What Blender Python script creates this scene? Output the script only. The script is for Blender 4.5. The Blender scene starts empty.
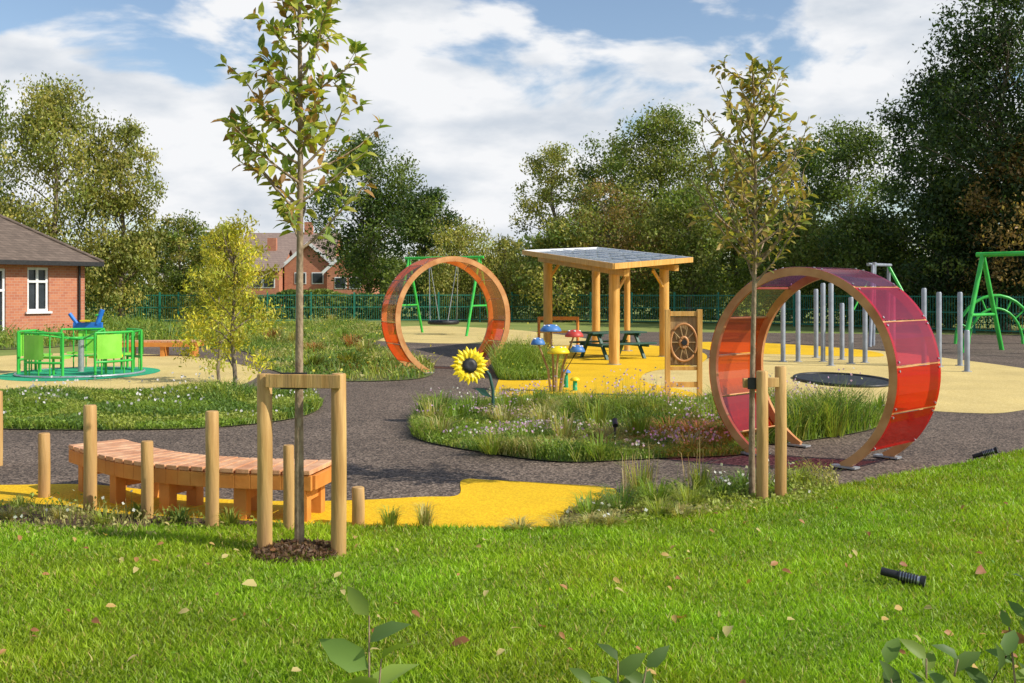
import bpy, math, random
import numpy as np
from mathutils import Vector
rng=np.random.default_rng(7); random.seed(7)
scene=bpy.context.scene
EYE=2.0;F=1000.;HY=290.;CX=512.
def G(px,py,z=0.0):
    d=F*(EYE-z)/(py-HY); return ((px-CX)*d/F, d)

# ---------------- camera / light / world ----------------
cam=bpy.data.cameras.new("camera"); co=bpy.data.objects.new("camera",cam); scene.collection.objects.link(co)
cam.sensor_width=36; cam.lens=F*36/1024; co.location=(0,0,EYE); co.rotation_euler=(math.pi/2,0,0)
cam.shift_y=-(341.5-HY)/1024; cam.clip_end=4000; cam.clip_start=0.05
scene.camera=co
scene.view_settings.view_transform='Standard'; scene.view_settings.look='None'; scene.view_settings.exposure=0
el=math.radians(40); saz=math.atan2(1,-0.38)
sd=Vector((math.sin(saz)*math.cos(el),math.cos(saz)*math.cos(el),math.sin(el)))
sl=bpy.data.lights.new("sun",'SUN'); sl.energy=5.0; sl.angle=math.radians(.5); sl.color=(1,.945,.85)
so=bpy.data.objects.new("sun",sl); so.rotation_euler=sd.to_track_quat('Z','Y').to_euler(); so.location=(30,-10,30); scene.collection.objects.link(so)
w=bpy.data.worlds.new("World"); scene.world=w; w.use_nodes=True
nt=w.node_tree; nt.nodes.clear(); N=nt.nodes; Lk=nt.links
out=N.new('ShaderNodeOutputWorld'); bg1=N.new('ShaderNodeBackground'); bg2=N.new('ShaderNodeBackground'); mix=N.new('ShaderNodeMixShader')
sky=N.new('ShaderNodeTexSky'); sky.sky_type='NISHITA'; sky.sun_disc=False; sky.sun_elevation=el; sky.sun_rotation=saz; sky.air_density=1.0; sky.dust_density=.8
Lk.new(sky.outputs[0],bg1.inputs[0]); bg1.inputs[1].default_value=.15
tc=N.new('ShaderNodeTexCoord'); sep=N.new('ShaderNodeSeparateXYZ'); Lk.new(tc.outputs['Generated'],sep.inputs[0])
mp=N.new('ShaderNodeMapping'); mp.inputs['Scale'].default_value=(1,1,2.3); mp.inputs['Location'].default_value=(.05,.2,.32); Lk.new(tc.outputs['Generated'],mp.inputs[0])
n1=N.new('ShaderNodeTexNoise'); n1.inputs['Scale'].default_value=5.0; n1.inputs['Detail'].default_value=11; n1.inputs['Roughness'].default_value=.52; n1.inputs['Distortion'].default_value=.25; Lk.new(mp.outputs[0],n1.inputs['Vector'])
rz=N.new('ShaderNodeValToRGB'); Lk.new(sep.outputs['Z'],rz.inputs[0])
els=rz.color_ramp.elements; els[0].position=0; els[0].color=(.52,)*3+(1,); els[1].position=1; els[1].color=(.45,)*3+(1,)
for p,v in ((.05,.545),(.085,.65),(.13,.705),(.19,.685),(.225,.585),(.27,.52),(.45,.48)):
    e=els.new(p); e.color=(v,v,v,1)
ad=N.new('ShaderNodeMath'); ad.operation='ADD'; Lk.new(n1.outputs[0],ad.inputs[0]); Lk.new(rz.outputs[0],ad.inputs[1])
mr=N.new('ShaderNodeMapRange'); mr.interpolation_type='SMOOTHSTEP'; mr.inputs[1].default_value=1.02; mr.inputs[2].default_value=1.11; Lk.new(ad.outputs[0],mr.inputs[0])
n2=N.new('ShaderNodeTexNoise'); n2.inputs['Scale'].default_value=7; n2.inputs['Detail'].default_value=8
mp2=N.new('ShaderNodeMapping'); mp2.inputs['Scale'].default_value=(1,1,2.6); mp2.inputs['Location'].default_value=(1.35,.2,.17); Lk.new(tc.outputs['Generated'],mp2.inputs[0]); Lk.new(mp2.outputs[0],n2.inputs['Vector'])
cr=N.new('ShaderNodeValToRGB'); cr.color_ramp.elements[0].position=.36; cr.color_ramp.elements[0].color=(.66,.72,.80,1); cr.color_ramp.elements[1].position=.54; cr.color_ramp.elements[1].color=(.97,.98,1,1)
Lk.new(n2.outputs[0],cr.inputs[0]); Lk.new(cr.outputs[0],bg2.inputs[0]); bg2.inputs[1].default_value=.96
Lk.new(mr.outputs[0],mix.inputs[0]); Lk.new(bg1.outputs[0],mix.inputs[1]); Lk.new(bg2.outputs[0],mix.inputs[2]); Lk.new(mix.outputs[0],out.inputs[0])

# ---------------- materials ----------------
def base_mat(name):
    m=bpy.data.materials.new(name); m.use_nodes=True
    return m,m.node_tree,m.node_tree.nodes['Principled BSDF']
def nmat(name,c1,c2,scale=5,rough=.7,bump=.2,bscale=30,stretch=(1,1,1),metal=0,spec=.4,lo=.35,hi=.65,c3=None,scale3=.6):
    m,t,b=base_mat(name); n=t.nodes
    tc=n.new('ShaderNodeTexCoord'); mp=n.new('ShaderNodeMapping'); mp.inputs['Scale'].default_value=stretch
    t.links.new(tc.outputs['Object'],mp.inputs[0])
    no=n.new('ShaderNodeTexNoise'); no.inputs['Scale'].default_value=scale; no.inputs['Detail'].default_value=6; t.links.new(mp.outputs[0],no.inputs['Vector'])
    r=n.new('ShaderNodeValToRGB'); r.color_ramp.elements[0].position=lo; r.color_ramp.elements[0].color=(*c1,1); r.color_ramp.elements[1].position=hi; r.color_ramp.elements[1].color=(*c2,1)
    t.links.new(no.outputs[0],r.inputs[0]); col=r.outputs[0]
    if c3:
        n3=n.new('ShaderNodeTexNoise'); n3.inputs['Scale'].default_value=scale3; n3.inputs['Detail'].default_value=5; t.links.new(mp.outputs[0],n3.inputs['Vector'])
        r3=n.new('ShaderNodeMapRange'); r3.inputs[1].default_value=.45; r3.inputs[2].default_value=.7; t.links.new(n3.outputs[0],r3.inputs[0])
        mx=n.new('ShaderNodeMix'); mx.data_type='RGBA'; t.links.new(r3.outputs[0],mx.inputs[0]); t.links.new(col,mx.inputs[6]); mx.inputs[7].default_value=(*c3,1); col=mx.outputs[2]
    t.links.new(col,b.inputs['Base Color'])
    b.inputs['Roughness'].default_value=rough; b.inputs['Metallic'].default_value=metal; b.inputs['Specular IOR Level'].default_value=spec
    if bump:
        n2=n.new('ShaderNodeTexNoise'); n2.inputs['Scale'].default_value=bscale; n2.inputs['Detail'].default_value=4; t.links.new(mp.outputs[0],n2.inputs['Vector'])
        bp=n.new('ShaderNodeBump'); bp.inputs['Strength'].default_value=bump; bp.inputs['Distance'].default_value=.02; t.links.new(n2.outputs[0],bp.inputs['Height']); t.links.new(bp.outputs[0],b.inputs['Normal'])
    return m
def speckle(name,cols,scale,rough=.85,big=(.8,1.15),bump=.5):
    m,t,b=base_mat(name); n=t.nodes
    tc=n.new('ShaderNodeTexCoord'); v=n.new('ShaderNodeTexVoronoi'); v.inputs['Scale'].default_value=scale; t.links.new(tc.outputs['Object'],v.inputs['Vector'])
    s=n.new('ShaderNodeSeparateColor'); t.links.new(v.outputs['Color'],s.inputs[0])
    r=n.new('ShaderNodeValToRGB'); r.color_ramp.interpolation='CONSTANT'; e=r.color_ramp.elements
    e[0].position=0; e[0].color=(*cols[0],1); e[1].position=1./len(cols); e[1].color=(*cols[1],1)
    for i,c in enumerate(cols[2:],2):
        q=e.new(i/len(cols)); q.color=(*c,1)
    t.links.new(s.outputs[0],r.inputs[0])
    no=n.new('ShaderNodeTexNoise'); no.inputs['Scale'].default_value=.7; no.inputs['Detail'].default_value=7; t.links.new(tc.outputs['Object'],no.inputs['Vector'])
    mr=n.new('ShaderNodeMapRange'); mr.inputs[1].default_value=.3; mr.inputs[2].default_value=.7; mr.inputs[3].default_value=big[0]; mr.inputs[4].default_value=big[1]; t.links.new(no.outputs[0],mr.inputs[0])
    mu=n.new('ShaderNodeVectorMath'); mu.operation='SCALE'; t.links.new(r.outputs[0],mu.inputs[0]); t.links.new(mr.outputs[0],mu.inputs['Scale']); t.links.new(mu.outputs[0],b.inputs['Base Color'])
    b.inputs['Roughness'].default_value=rough; b.inputs['Specular IOR Level'].default_value=.25
    bp=n.new('ShaderNodeBump'); bp.inputs['Strength'].default_value=bump; bp.inputs['Distance'].default_value=.01; t.links.new(v.outputs['Distance'],bp.inputs['Height']); t.links.new(bp.outputs[0],b.inputs['Normal'])
    return m
def leafmat(name,trans=.35,rough=.5,spec=.3,tcol=(1.3,1.35,.6)):
    m,t,b=base_mat(name); n=t.nodes
    a=n.new('ShaderNodeAttribute'); a.attribute_name='Col'
    t.links.new(a.outputs['Color'],b.inputs['Base Color']); b.inputs['Roughness'].default_value=rough; b.inputs['Specular IOR Level'].default_value=spec
    tr=n.new('ShaderNodeBsdfTranslucent'); mu=n.new('ShaderNodeVectorMath'); mu.operation='MULTIPLY'; mu.inputs[1].default_value=tcol; t.links.new(a.outputs['Color'],mu.inputs[0]); t.links.new(mu.outputs[0],tr.inputs[0])
    mx=n.new('ShaderNodeMixShader'); mx.inputs[0].default_value=trans; t.links.new(b.outputs[0],mx.inputs[1]); t.links.new(tr.outputs[0],mx.inputs[2])
    t.links.new(mx.outputs[0],n['Material Output'].inputs[0]); return m
def panelmat(name,c,op=.35):
    m,t,b=base_mat(name); n=t.nodes
    tp=n.new('ShaderNodeBsdfTransparent'); tp.inputs[0].default_value=(*c,1)
    tl=n.new('ShaderNodeBsdfTranslucent'); tl.inputs[0].default_value=(*c,1)
    b.inputs['Roughness'].default_value=.15
    no=n.new('ShaderNodeTexNoise'); no.inputs['Scale'].default_value=3; tc=n.new('ShaderNodeTexCoord'); t.links.new(tc.outputs['Object'],no.inputs['Vector'])
    mr=n.new('ShaderNodeMapRange'); mr.inputs[3].default_value=.75; mr.inputs[4].default_value=1.1; t.links.new(no.outputs[0],mr.inputs[0])
    sc=n.new('ShaderNodeVectorMath'); sc.operation='SCALE'; sc.inputs[0].default_value=c; t.links.new(mr.outputs[0],sc.inputs['Scale']); t.links.new(sc.outputs[0],b.inputs['Base Color'])
    m1=n.new('ShaderNodeMixShader'); m1.inputs[0].default_value=.5; t.links.new(b.outputs[0],m1.inputs[1]); t.links.new(tl.outputs[0],m1.inputs[2])
    m2=n.new('ShaderNodeMixShader'); m2.inputs[0].default_value=op; t.links.new(tp.outputs[0],m2.inputs[1]); t.links.new(m1.outputs[0],m2.inputs[2])
    gl=n.new('ShaderNodeBsdfGlossy'); gl.inputs['Roughness'].default_value=.08
    m3=n.new('ShaderNodeMixShader'); m3.inputs[0].default_value=.07; t.links.new(m2.outputs[0],m3.inputs[1]); t.links.new(gl.outputs[0],m3.inputs[2])
    t.links.new(m3.outputs[0],n['Material Output'].inputs[0]); return m
M={}
M['wood']=nmat('post_wood',(.42,.23,.07),(.66,.42,.15),6,.6,.3,14,(3,3,.35),c3=(.30,.17,.07),scale3=3)
M['wood_dk']=nmat('old_wood',(.26,.16,.07),(.42,.28,.12),6,.7,.35,14,(3,3,.35))
M['bench']=nmat('bench_wood',(.60,.28,.13),(.76,.44,.24),5,.5,.25,14,(2,2,2),c3=(.48,.20,.09),scale3=1.5)
M['bench_side']=nmat('bench_side_wood',(.56,.20,.035),(.68,.28,.06),4,.5,.2,12)
M['shelter_wood']=nmat('shelter_wood',(.56,.29,.06),(.72,.42,.12),5,.5,.25,12,(3,3,.35))
M['ringwood']=nmat('laminated_wood',(.46,.19,.06),(.64,.33,.13),4,.4,.15,12)
M['rubber']=speckle('dark_rubber',[(.040,.030,.024),(.13,.096,.072),(.072,.054,.042),(.19,.14,.104),(.095,.072,.054),(.26,.20,.15)],50,big=(.75,1.2),bump=.2)
M['beige']=speckle('beige_rubber',[(.60,.45,.16),(.66,.51,.20),(.55,.41,.14),(.70,.55,.24)],60,big=(.85,1.08),bump=.2)
M['yellow']=speckle('yellow_rubber',[(.80,.50,.010),(.74,.43,.008),(.84,.55,.015),(.68,.39,.008)],70,big=(.84,1.06),bump=.2)
M['teal']=speckle('teal_rubber',[(.03,.36,.18),(.04,.42,.22),(.025,.30,.15)],60,bump=.2)
M['soil']=nmat('bark_mulch',(.05,.028,.018),(.17,.10,.06),28,.95,.9,40)
M['bedsoil']=nmat('bed_ground',(.07,.09,.025),(.15,.17,.05),12,.95,.8,30)
M['lawn']=nmat('lawn_soil',(.14,.23,.02),(.20,.29,.03),9,.95,.6,60,c3=(.20,.22,.05),scale3=1.2)
M['field']=nmat('field_grass',(.14,.20,.03),(.24,.28,.06),.35,.95,.4,8,c3=(.26,.26,.07),scale3=.06)
M['leaf']=leafmat('foliage',.40); M['bark']=nmat('bark',(.12,.095,.07),(.30,.24,.17),9,.9,.6,25,(3,3,.6))
M['ybark']=nmat('young_bark',(.18,.12,.07),(.38,.28,.18),12,.7,.4,30,(2,2,1))
M['grass']=leafmat('grass_blades',.42,.45,.3,(1.2,1.25,.6))
M['black']=nmat('black_rubber',(.015,.015,.016),(.03,.03,.03),10,.5,.1)
M['steel']=nmat('galvanised_steel',(.42,.44,.47),(.55,.57,.60),8,.35,.05,20,metal=.6)
M['grey']=nmat('grey_pole',(.23,.26,.30),(.32,.35,.40),4,.4,.05,20)
M['green']=nmat('green_paint',(.04,.42,.05),(.06,.52,.08),3,.35,.05)
M['lime']=nmat('lime_panel',(.20,.56,.05),(.26,.64,.08),3,.35,.05)
M['dkgreen']=nmat('dark_green_plastic',(.02,.07,.055),(.03,.10,.075),5,.5,.1)
M['fence']=nmat('fence_green',(.015,.16,.11),(.02,.20,.13),3,.5,0)
M['white']=nmat('white_upvc',(.72,.72,.70),(.8,.8,.79),3,.4,0)
M['dark_glass']=nmat('window_glass',(.02,.025,.03),(.06,.07,.085),.8,.08,0,spec=.8)
M['blue']=nmat('blue_paint',(.02,.16,.6),(.03,.22,.7),3,.35,0)
M['bluem']=nmat('blue_cap',(.05,.16,.42),(.09,.24,.52),8,.45,0)
M['redm']=nmat('red_cap',(.45,.04,.03),(.55,.07,.05),8,.45,0)
M['sunyel']=nmat('sunflower_yellow',(.78,.58,.01),(.85,.66,.02),6,.4,0)
M['solar']=nmat('solar_glass',(.16,.22,.30),(.32,.40,.50),1.5,.12,0,spec=.8)
def brickmat(name,c1,c2,mo,s):
    m,t,b=base_mat(name); n=t.nodes; tc=n.new('ShaderNodeTexCoord'); sp=n.new('ShaderNodeSeparateXYZ'); t.links.new(tc.outputs['Object'],sp.inputs[0])
    a=n.new('ShaderNodeMath'); t.links.new(sp.outputs[0],a.inputs[0]); t.links.new(sp.outputs[1],a.inputs[1])
    c=n.new('ShaderNodeCombineXYZ'); t.links.new(a.outputs[0],c.inputs[0]); t.links.new(sp.outputs[2],c.inputs[1])
    br=n.new('ShaderNodeTexBrick'); br.inputs['Scale'].default_value=s; br.inputs['Color1'].default_value=(*c1,1); br.inputs['Color2'].default_value=(*c2,1); br.inputs['Mortar'].default_value=(*mo,1); br.inputs['Mortar Size'].default_value=.012
    t.links.new(c.outputs[0],br.inputs['Vector']); t.links.new(br.outputs[0],b.inputs['Base Color']); b.inputs['Roughness'].default_value=.85; return m
M['brick']=brickmat('red_brick',(.42,.14,.075),(.52,.20,.10),(.45,.33,.25),2.2)
M['tile']=brickmat('roof_tile',(.11,.08,.06),(.17,.125,.095),(.04,.03,.025),2.4)
M['tile2']=brickmat('roof_tile_far',(.24,.17,.14),(.29,.21,.17),(.14,.1,.08),1.2)

# ---------------- mesh helpers ----------------
class MB:
    def __init__(s): s.v=[];s.f=[];s.m=[];s.sm=[];s.mats=[]
    def mi(s,m):
        if m not in s.mats: s.mats.append(m)
        return s.mats.index(m)
    def add(s,vs,fs,m,sm=False):
        o=len(s.v); s.v+= [tuple(map(float,x)) for x in vs]; k=s.mi(m)
        for f in fs: s.f.append(tuple(i+o for i in f)); s.m.append(k); s.sm.append(sm)
    def box(s,c,size,m,rz=0,ax=None,ay=None,az=None):
        sx,sy,sz=[q/2 for q in size]; c=Vector(c)
        if ax is None:
            ax=Vector((math.cos(rz),math.sin(rz),0)); ay=Vector((-math.sin(rz),math.cos(rz),0)); az=Vector((0,0,1))
        vs=[c+ax*i*sx+ay*j*sy+az*k*sz for k in(-1,1) for j in(-1,1) for i in(-1,1)]
        s.add(vs,[(0,2,3,1),(4,5,7,6),(0,1,5,4),(2,6,7,3),(0,4,6,2),(1,3,7,5)],m)
    def beam(s,p0,p1,wd,ht,m):
        p0=Vector(p0);p1=Vector(p1); ax=(p1-p0); L=ax.length; ax.normalize(); up=Vector((0,0,1)) if abs(ax.z)<.95 else Vector((0,1,0))
        ay=up.cross(ax).normalized(); az=ax.cross(ay)
        s.box((p0+p1)/2,(L,wd,ht),m,ax=ax,ay=ay,az=az)
    def tube(s,pts,rs,m,n=10,cap=True):
        pts=[Vector(p) for p in pts]
        if not hasattr(rs,'__len__'): rs=[rs]*len(pts)
        vs=[];fs=[]
        for i,p in enumerate(pts):
            t=(pts[min(i+1,len(pts)-1)]-pts[max(i-1,0)]).normalized()
            up=Vector((0,0,1)) if abs(t.z)<.9 else Vector((1,0,0))
            a=up.cross(t).normalized(); b=t.cross(a)
            for k in range(n):
                q=2*math.pi*k/n; vs.append(p+(a*math.cos(q)+b*math.sin(q))*rs[i])
        for i in range(len(pts)-1):
            for k in range(n):
                fs.append((i*n+k,i*n+(k+1)%n,(i+1)*n+(k+1)%n,(i+1)*n+k))
        s.add(vs,fs,m,True)
        if cap:
            s.add(vs[-n:],[tuple(range(n))],m); s.add(vs[:n],[tuple(reversed(range(n)))],m)
    def build(s,name,origin=(0,0,0),bevel=0):
        me=bpy.data.meshes.new(name); o=Vector(origin)
        me.from_pydata([tuple(Vector(v)-o) for v in s.v],[],s.f)
        for m in s.mats: me.materials.append(m)
        me.polygons.foreach_set('material_index',s.m); me.polygons.foreach_set('use_smooth',s.sm); me.update()
        ob=bpy.data.objects.new(name,me); ob.location=o; scene.collection.objects.link(ob)
        if bevel:
            b=ob.modifiers.new('bevel','BEVEL'); b.width=bevel; b.segments=2; b.limit_method='ANGLE'; b.angle_limit=math.radians(50)
        return ob
def fast(name,V,T,C,mat,extra=None):
    V=np.asarray(V,np.float32).reshape(-1,3); T=np.asarray(T,np.int32)
    me=bpy.data.meshes.new(name); me.vertices.add(len(V)); me.vertices.foreach_set('co',V.ravel())
    me.loops.add(T.size); me.loops.foreach_set('vertex_index',T.ravel()); me.polygons.add(len(T)); me.polygons.foreach_set('loop_start',np.arange(0,T.size,T.shape[1],dtype=np.int32))
    a=me.color_attributes.new('Col','FLOAT_COLOR','POINT'); a.data.foreach_set('color',np.hstack([np.clip(C,0,1),np.ones((len(C),1))]).astype(np.float32).ravel())
    me.materials.append(mat); me.update(calc_edges=True)
    ob=bpy.data.objects.new(name,me); scene.collection.objects.link(ob); return ob
def runit(n):
    v=rng.normal(size=(n,3)); return v/np.linalg.norm(v,axis=1)[:,None]
def leaves(C,D,Nn,L,W,col):
    n=len(C); S=np.cross(D,Nn); S/=np.linalg.norm(S,axis=1)[:,None]+1e-9
    L=np.broadcast_to(L,n)[:,None]; W=np.broadcast_to(W,n)[:,None]
    V=np.stack([C-D*L*.5,C+S*W*.5+Nn*W*.12,C+D*L*.5,C-S*W*.5+Nn*W*.12],1)
    b=np.arange(n)[:,None]*4
    T=np.concatenate([b+[[0,1,2]],b+[[0,2,3]]],0)
    return V.reshape(-1,3),T,np.repeat(col,4,0)
def fleaves(B,D,Nn,L,W,col,curl=.18):
    n=len(B); S=np.cross(D,Nn); S/=np.linalg.norm(S,axis=1)[:,None]+1e-9; Nn=np.cross(S,D)
    L=np.broadcast_to(L,n)[:,None]; W=np.broadcast_to(W,n)[:,None]
    def P(t,s,z): return B+D*L*t+S*W*s+Nn*(W*z - L*curl*t*t)
    V=np.stack([P(0,0,0),P(.35,0,0),P(.7,0,0),P(1,0,0),P(.28,.42,.16),P(.66,.38,.14),P(.28,-.42,.16),P(.66,-.38,.14)],1)
    b=np.arange(n)[:,None]*8
    tr=[[0,4,1],[4,5,1],[5,2,1],[5,3,2],[0,1,6],[6,1,7],[1,2,7],[7,2,3]]
    T=np.concatenate([b+[t] for t in tr],0)
    return V.reshape(-1,3),T,np.repeat(col,8,0)
def blades(xy,z0,h,wd,lean,col):
    n=len(xy); a=rng.uniform(0,2*np.pi,n); S=np.stack([np.cos(a),np.sin(a),0*a],1); b=rng.uniform(0,2*np.pi,n)
    Ld=np.stack([np.cos(b),np.sin(b),0*b],1)*(h*lean*rng.uniform(.3,1,n))[:,None]
    P=np.column_stack([xy,np.broadcast_to(z0,n)]); up=np.array([[0,0,1.]])*h[:,None]; w_=np.broadcast_to(wd,n)[:,None]*.5
    V=np.stack([P-S*w_,P+S*w_,P+S*w_*.8+up*.55+Ld*.35,P-S*w_*.8+up*.55+Ld*.35,P+up+Ld],1)
    q=np.arange(n)[:,None]*5; T=np.concatenate([q+[[0,1,2]],q+[[0,2,3]],q+[[3,2,4]]],0)
    cc=np.repeat(col,5,0)
    return V.reshape(-1,3),T,cc
def merge(parts):
    V=[];T=[];C=[];o=0
    for v,t,c in parts:
        V.append(v);T.append(t+o);C.append(c);o+=len(v)
    return np.concatenate(V),np.concatenate(T),np.concatenate(C)
def jit(col,n,a=.25,hue=.12):
    c=np.array(col)[None,:]*(1+rng.uniform(-a,a,(n,1)))*(1+rng.uniform(-hue,hue,(n,3))); return c
def inpoly(P,poly):
    x,y=P[:,0],P[:,1]; r=np.zeros(len(P),bool); n=len(poly); j=n-1
    for i in range(n):
        xi,yi=poly[i];xj,yj=poly[j]
        c=((yi>y)!=(yj>y))&(x<(xj-xi)*(y-yi)/(yj-yi+1e-12)+xi); r^=c; j=i
    return r
def smooth(pts,n=6):
    out=[];m=len(pts)
    for i in range(m):
        p0,p1,p2,p3=[np.array(pts[(i+k-1)%m]) for k in range(4)]
        for s in range(n):
            t=s/n; out.append(tuple(.5*((2*p1)+(-p0+p2)*t+(2*p0-5*p1+4*p2-p3)*t*t+(-p0+3*p1-3*p2+p3)*t**3)))
    return out
def GP(pts,sm=True):
    w_=[G(*p) for p in pts]; return smooth(w_) if sm else w_
import bmesh
def sheet(name,poly,z,mat,thick=0):
    bm=bmesh.new(); vs=[bm.verts.new((x,y,z)) for x,y in poly]; f=bm.faces.new(vs); bm.normal_update()
    if f.normal.z<0: f.normal_flip()
    bmesh.ops.triangulate(bm,faces=[g for g in bm.faces if len(g.verts)>4])
    me=bpy.data.meshes.new(name); bm.to_mesh(me); bm.free(); me.materials.append(mat)
    ob=bpy.data.objects.new(name,me); scene.collection.objects.link(ob); return ob
def sample(poly,n):
    p=np.array(poly); lo,hi=p.min(0),p.max(0); out=np.zeros((0,2))
    while len(out)<n:
        q=rng.uniform(lo,hi,(n*2,2)); out=np.concatenate([out,q[inpoly(q,poly)]])
    return out[:n]
def wav(P,s=1.,ph=0.):
    x,y=P[:,0]*s+ph,P[:,1]*s-ph
    return .5+.25*(np.sin(x*1.7+1.3*np.sin(y*1.1))+np.sin(y*2.3+1.7*np.sin(x*.9+ph)))

# ---------------- ground ----------------
sheet('ground',[(-1500,-200),(1500,-200),(1500,2500),(-1500,2500)],0,M['field'])
rub=sheet('rubber_path',[(-45,6.2),(40,6.2),(40,30),(24,44),(10,47),(-6,50),(-12,46),(-14,30),(-45,24)],.004,M['rubber'])
sheet('rubber_surfacing_beige_circle',GP([(105,353),(190,357),(245,366),(258,376),(225,389),(140,396),(50,396),(-40,390),(-80,376),(-60,363),(20,355)]),.008,M['beige'])
sheet('rubber_surfacing_teal_circle',smooth([(-10.3+1.75*math.cos(a),23.9+2.1*math.sin(a)) for a in np.linspace(0,2*math.pi,16,endpoint=False)],3),.012,M['teal'])
sheet('rubber_surfacing_beige_back',GP([(370,329),(430,326),(500,329),(545,333),(590,340),(560,347),(500,344),(420,343),(350,338)]),.008,M['beige'])
BEIGE=GP([(640,376),(690,362),(760,353),(860,350),(960,360),(1060,375),(1090,392),(1020,411),(960,413),(880,407),(780,402),(690,396),(640,388)])
sheet('rubber_surfacing_beige_trampoline',BEIGE,.008,M['beige'])
sheet('rubber_surfacing_yellow_shelter',GP([(520,352),(560,346),(640,345),(700,352),(700,364),(650,372),(645,382),(690,392),(705,402),(640,404),(570,402),(500,399),(497,385),(505,370)]),.012,M['yellow'])
sheet('rubber_surfacing_yellow_strip',GP([(690,343),(760,343),(860,350),(880,357),(800,355),(720,352)]),.012,M['yellow'])
YEL=GP([(-150,486),(0,486),(100,486),(220,500),(330,502),(420,498),(458,496),(462,481),(490,481),(560,485),(615,490),(600,505),(575,520),(540,532),(420,540),(200,540),(0,540),(-150,540)])
sheet('rubber_surfacing_yellow_bench',YEL,.012,M['yellow'])
BED1=GP([(-60,392),(40,396),(140,398),(230,394),(300,396),(322,405),(300,418),(220,428),(110,431),(0,430),(-80,428)])
BED2=GP([(150,333),(240,326),(330,322),(390,330),(372,345),(400,355),(432,366),(425,378),(360,382),(300,378),(262,366),(245,352),(190,346)])
BED3=GP([(412,430),(428,412),(470,406),(520,406),(600,411),(700,410),(800,411),(882,412),(878,428),(820,440),(760,447),(740,456),(650,460),(560,463),(480,453),(420,441)])
BED4=GP([(-400,322),(0,322),(130,322),(190,335),(185,343),(100,345),(0,350),(-200,352)])
BED5=GP([(500,368),(530,364),(556,370),(560,379),(520,381),(498,379)])
BED6=GP([(-60,508),(0,507),(60,507),(110,515),(180,519),(250,523),(300,528),(270,540),(150,542),(0,542),(-60,540)])
BED7=GP([(560,524),(585,505),(640,498),(740,488),(800,482),(835,485),(830,500),(760,514),(680,522),(600,534)])
for n_,p_,m_ in (('planting_bed',BED1,'bedsoil'),('planting_bed',BED2,'bedsoil'),('planting_bed',BED3,'bedsoil'),('planting_bed',BED4,'bedsoil'),('planting_bed',BED5,'bedsoil'),('mulch_bed',BED6,'soil'),('mulch_bed',BED7,'soil')):
    sheet(n_,p_,.02,M[m_])
LE=[(-400,560),(-150,545),(0,528),(60,530),(150,530),(250,529),(320,528),(400,530),(480,531),(550,531),(610,524),(700,512),(770,503),(830,491),(900,477),(960,466),(1024,452),(1150,435),(1400,420)]
LAWN=[G(*p) for p in LE]+[(40,-30),(-40,-30)]
sheet('lawn',LAWN,.025,M['lawn'])

# ---------------- lawn grass ----------------
n=430000
yy=4.0+ (13.8-4.0)*rng.uniform(0,1,n)**1.25; xx=rng.uniform(-1,1,n)*(.60*yy+.4)
P=np.stack([xx,yy],1); P=P[inpoly(P,LAWN)]
wv=wav(P,1.2); wv2=wav(P,3.1,2.); wv3=wav(P,.6,4.); n=len(P)
h=(.026+.022*wv2*rng.uniform(.5,1.2,n)+.010*wv)*(1+.25*rng.normal(size=n)).clip(.4,1.9)
base=np.array([.27,.45,.024])[None]*(.66+.35*wv2[:,None]+.25*wv3[:,None])*(1+rng.uniform(-.35,.35,(n,1)))
mixy=(rng.uniform(0,1,n)<.08)[:,None]; base=np.where(mixy,np.array([[.46,.44,.13]])*rng.uniform(.7,1.1,(n,1)),base)
base[:,0]*=1+.25*wv
V,T,C=blades(P,.02,h,.0048+.0007*P[:,1],1.0,base); fast('lawn_grass',V,T,C,M['grass'])
# broadleaf weeds / clover in the lawn
m=2600; q=np.stack([rng.uniform(-6,7,m),4.2+8*rng.uniform(0,1,m)],1); q=q[inpoly(q,LAWN)]; q=q[wav(q,1.9,1.)>.55]; m=len(q)
V,T,C=leaves(np.column_stack([q,rng.uniform(.03,.05,m)]),runit(m),np.tile([[0,0,1.]],(m,1))+runit(m)*.4,rng.uniform(.03,.055,m),.022,jit((.16,.32,.03),m,.3)); fast('lawn_clover',V,T,C,M['grass'])
m=190; q=np.stack([rng.uniform(-4,5,m),rng.uniform(4.8,9,m)],1); q[0]=G(257,597); q[1]=G(470,655); q[2]=G(682,630); q[3]=G(730,640); q[4]=G(984,580); q=q[inpoly(q,LAWN)]; m=len(q)
Cc=np.column_stack([q,np.full(m,.08)]); D=runit(m); D[:,2]*=.35; D/=np.linalg.norm(D,axis=1)[:,None]; Nn=np.tile([[0,-.4,1.]],(m,1))+runit(m)*.6
colr=np.array([(.50,.24,.10),(.62,.40,.14),(.36,.15,.07),(.6,.48,.2)])[rng.integers(0,4,m)]
lz=rng.uniform(.035,.08,m); lz[:5]=.12
V,T,C=fleaves(Cc,D,Nn,lz,lz*.6,colr,.3); fast('fallen_leaves',V,T,C,M['leaf'])

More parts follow.
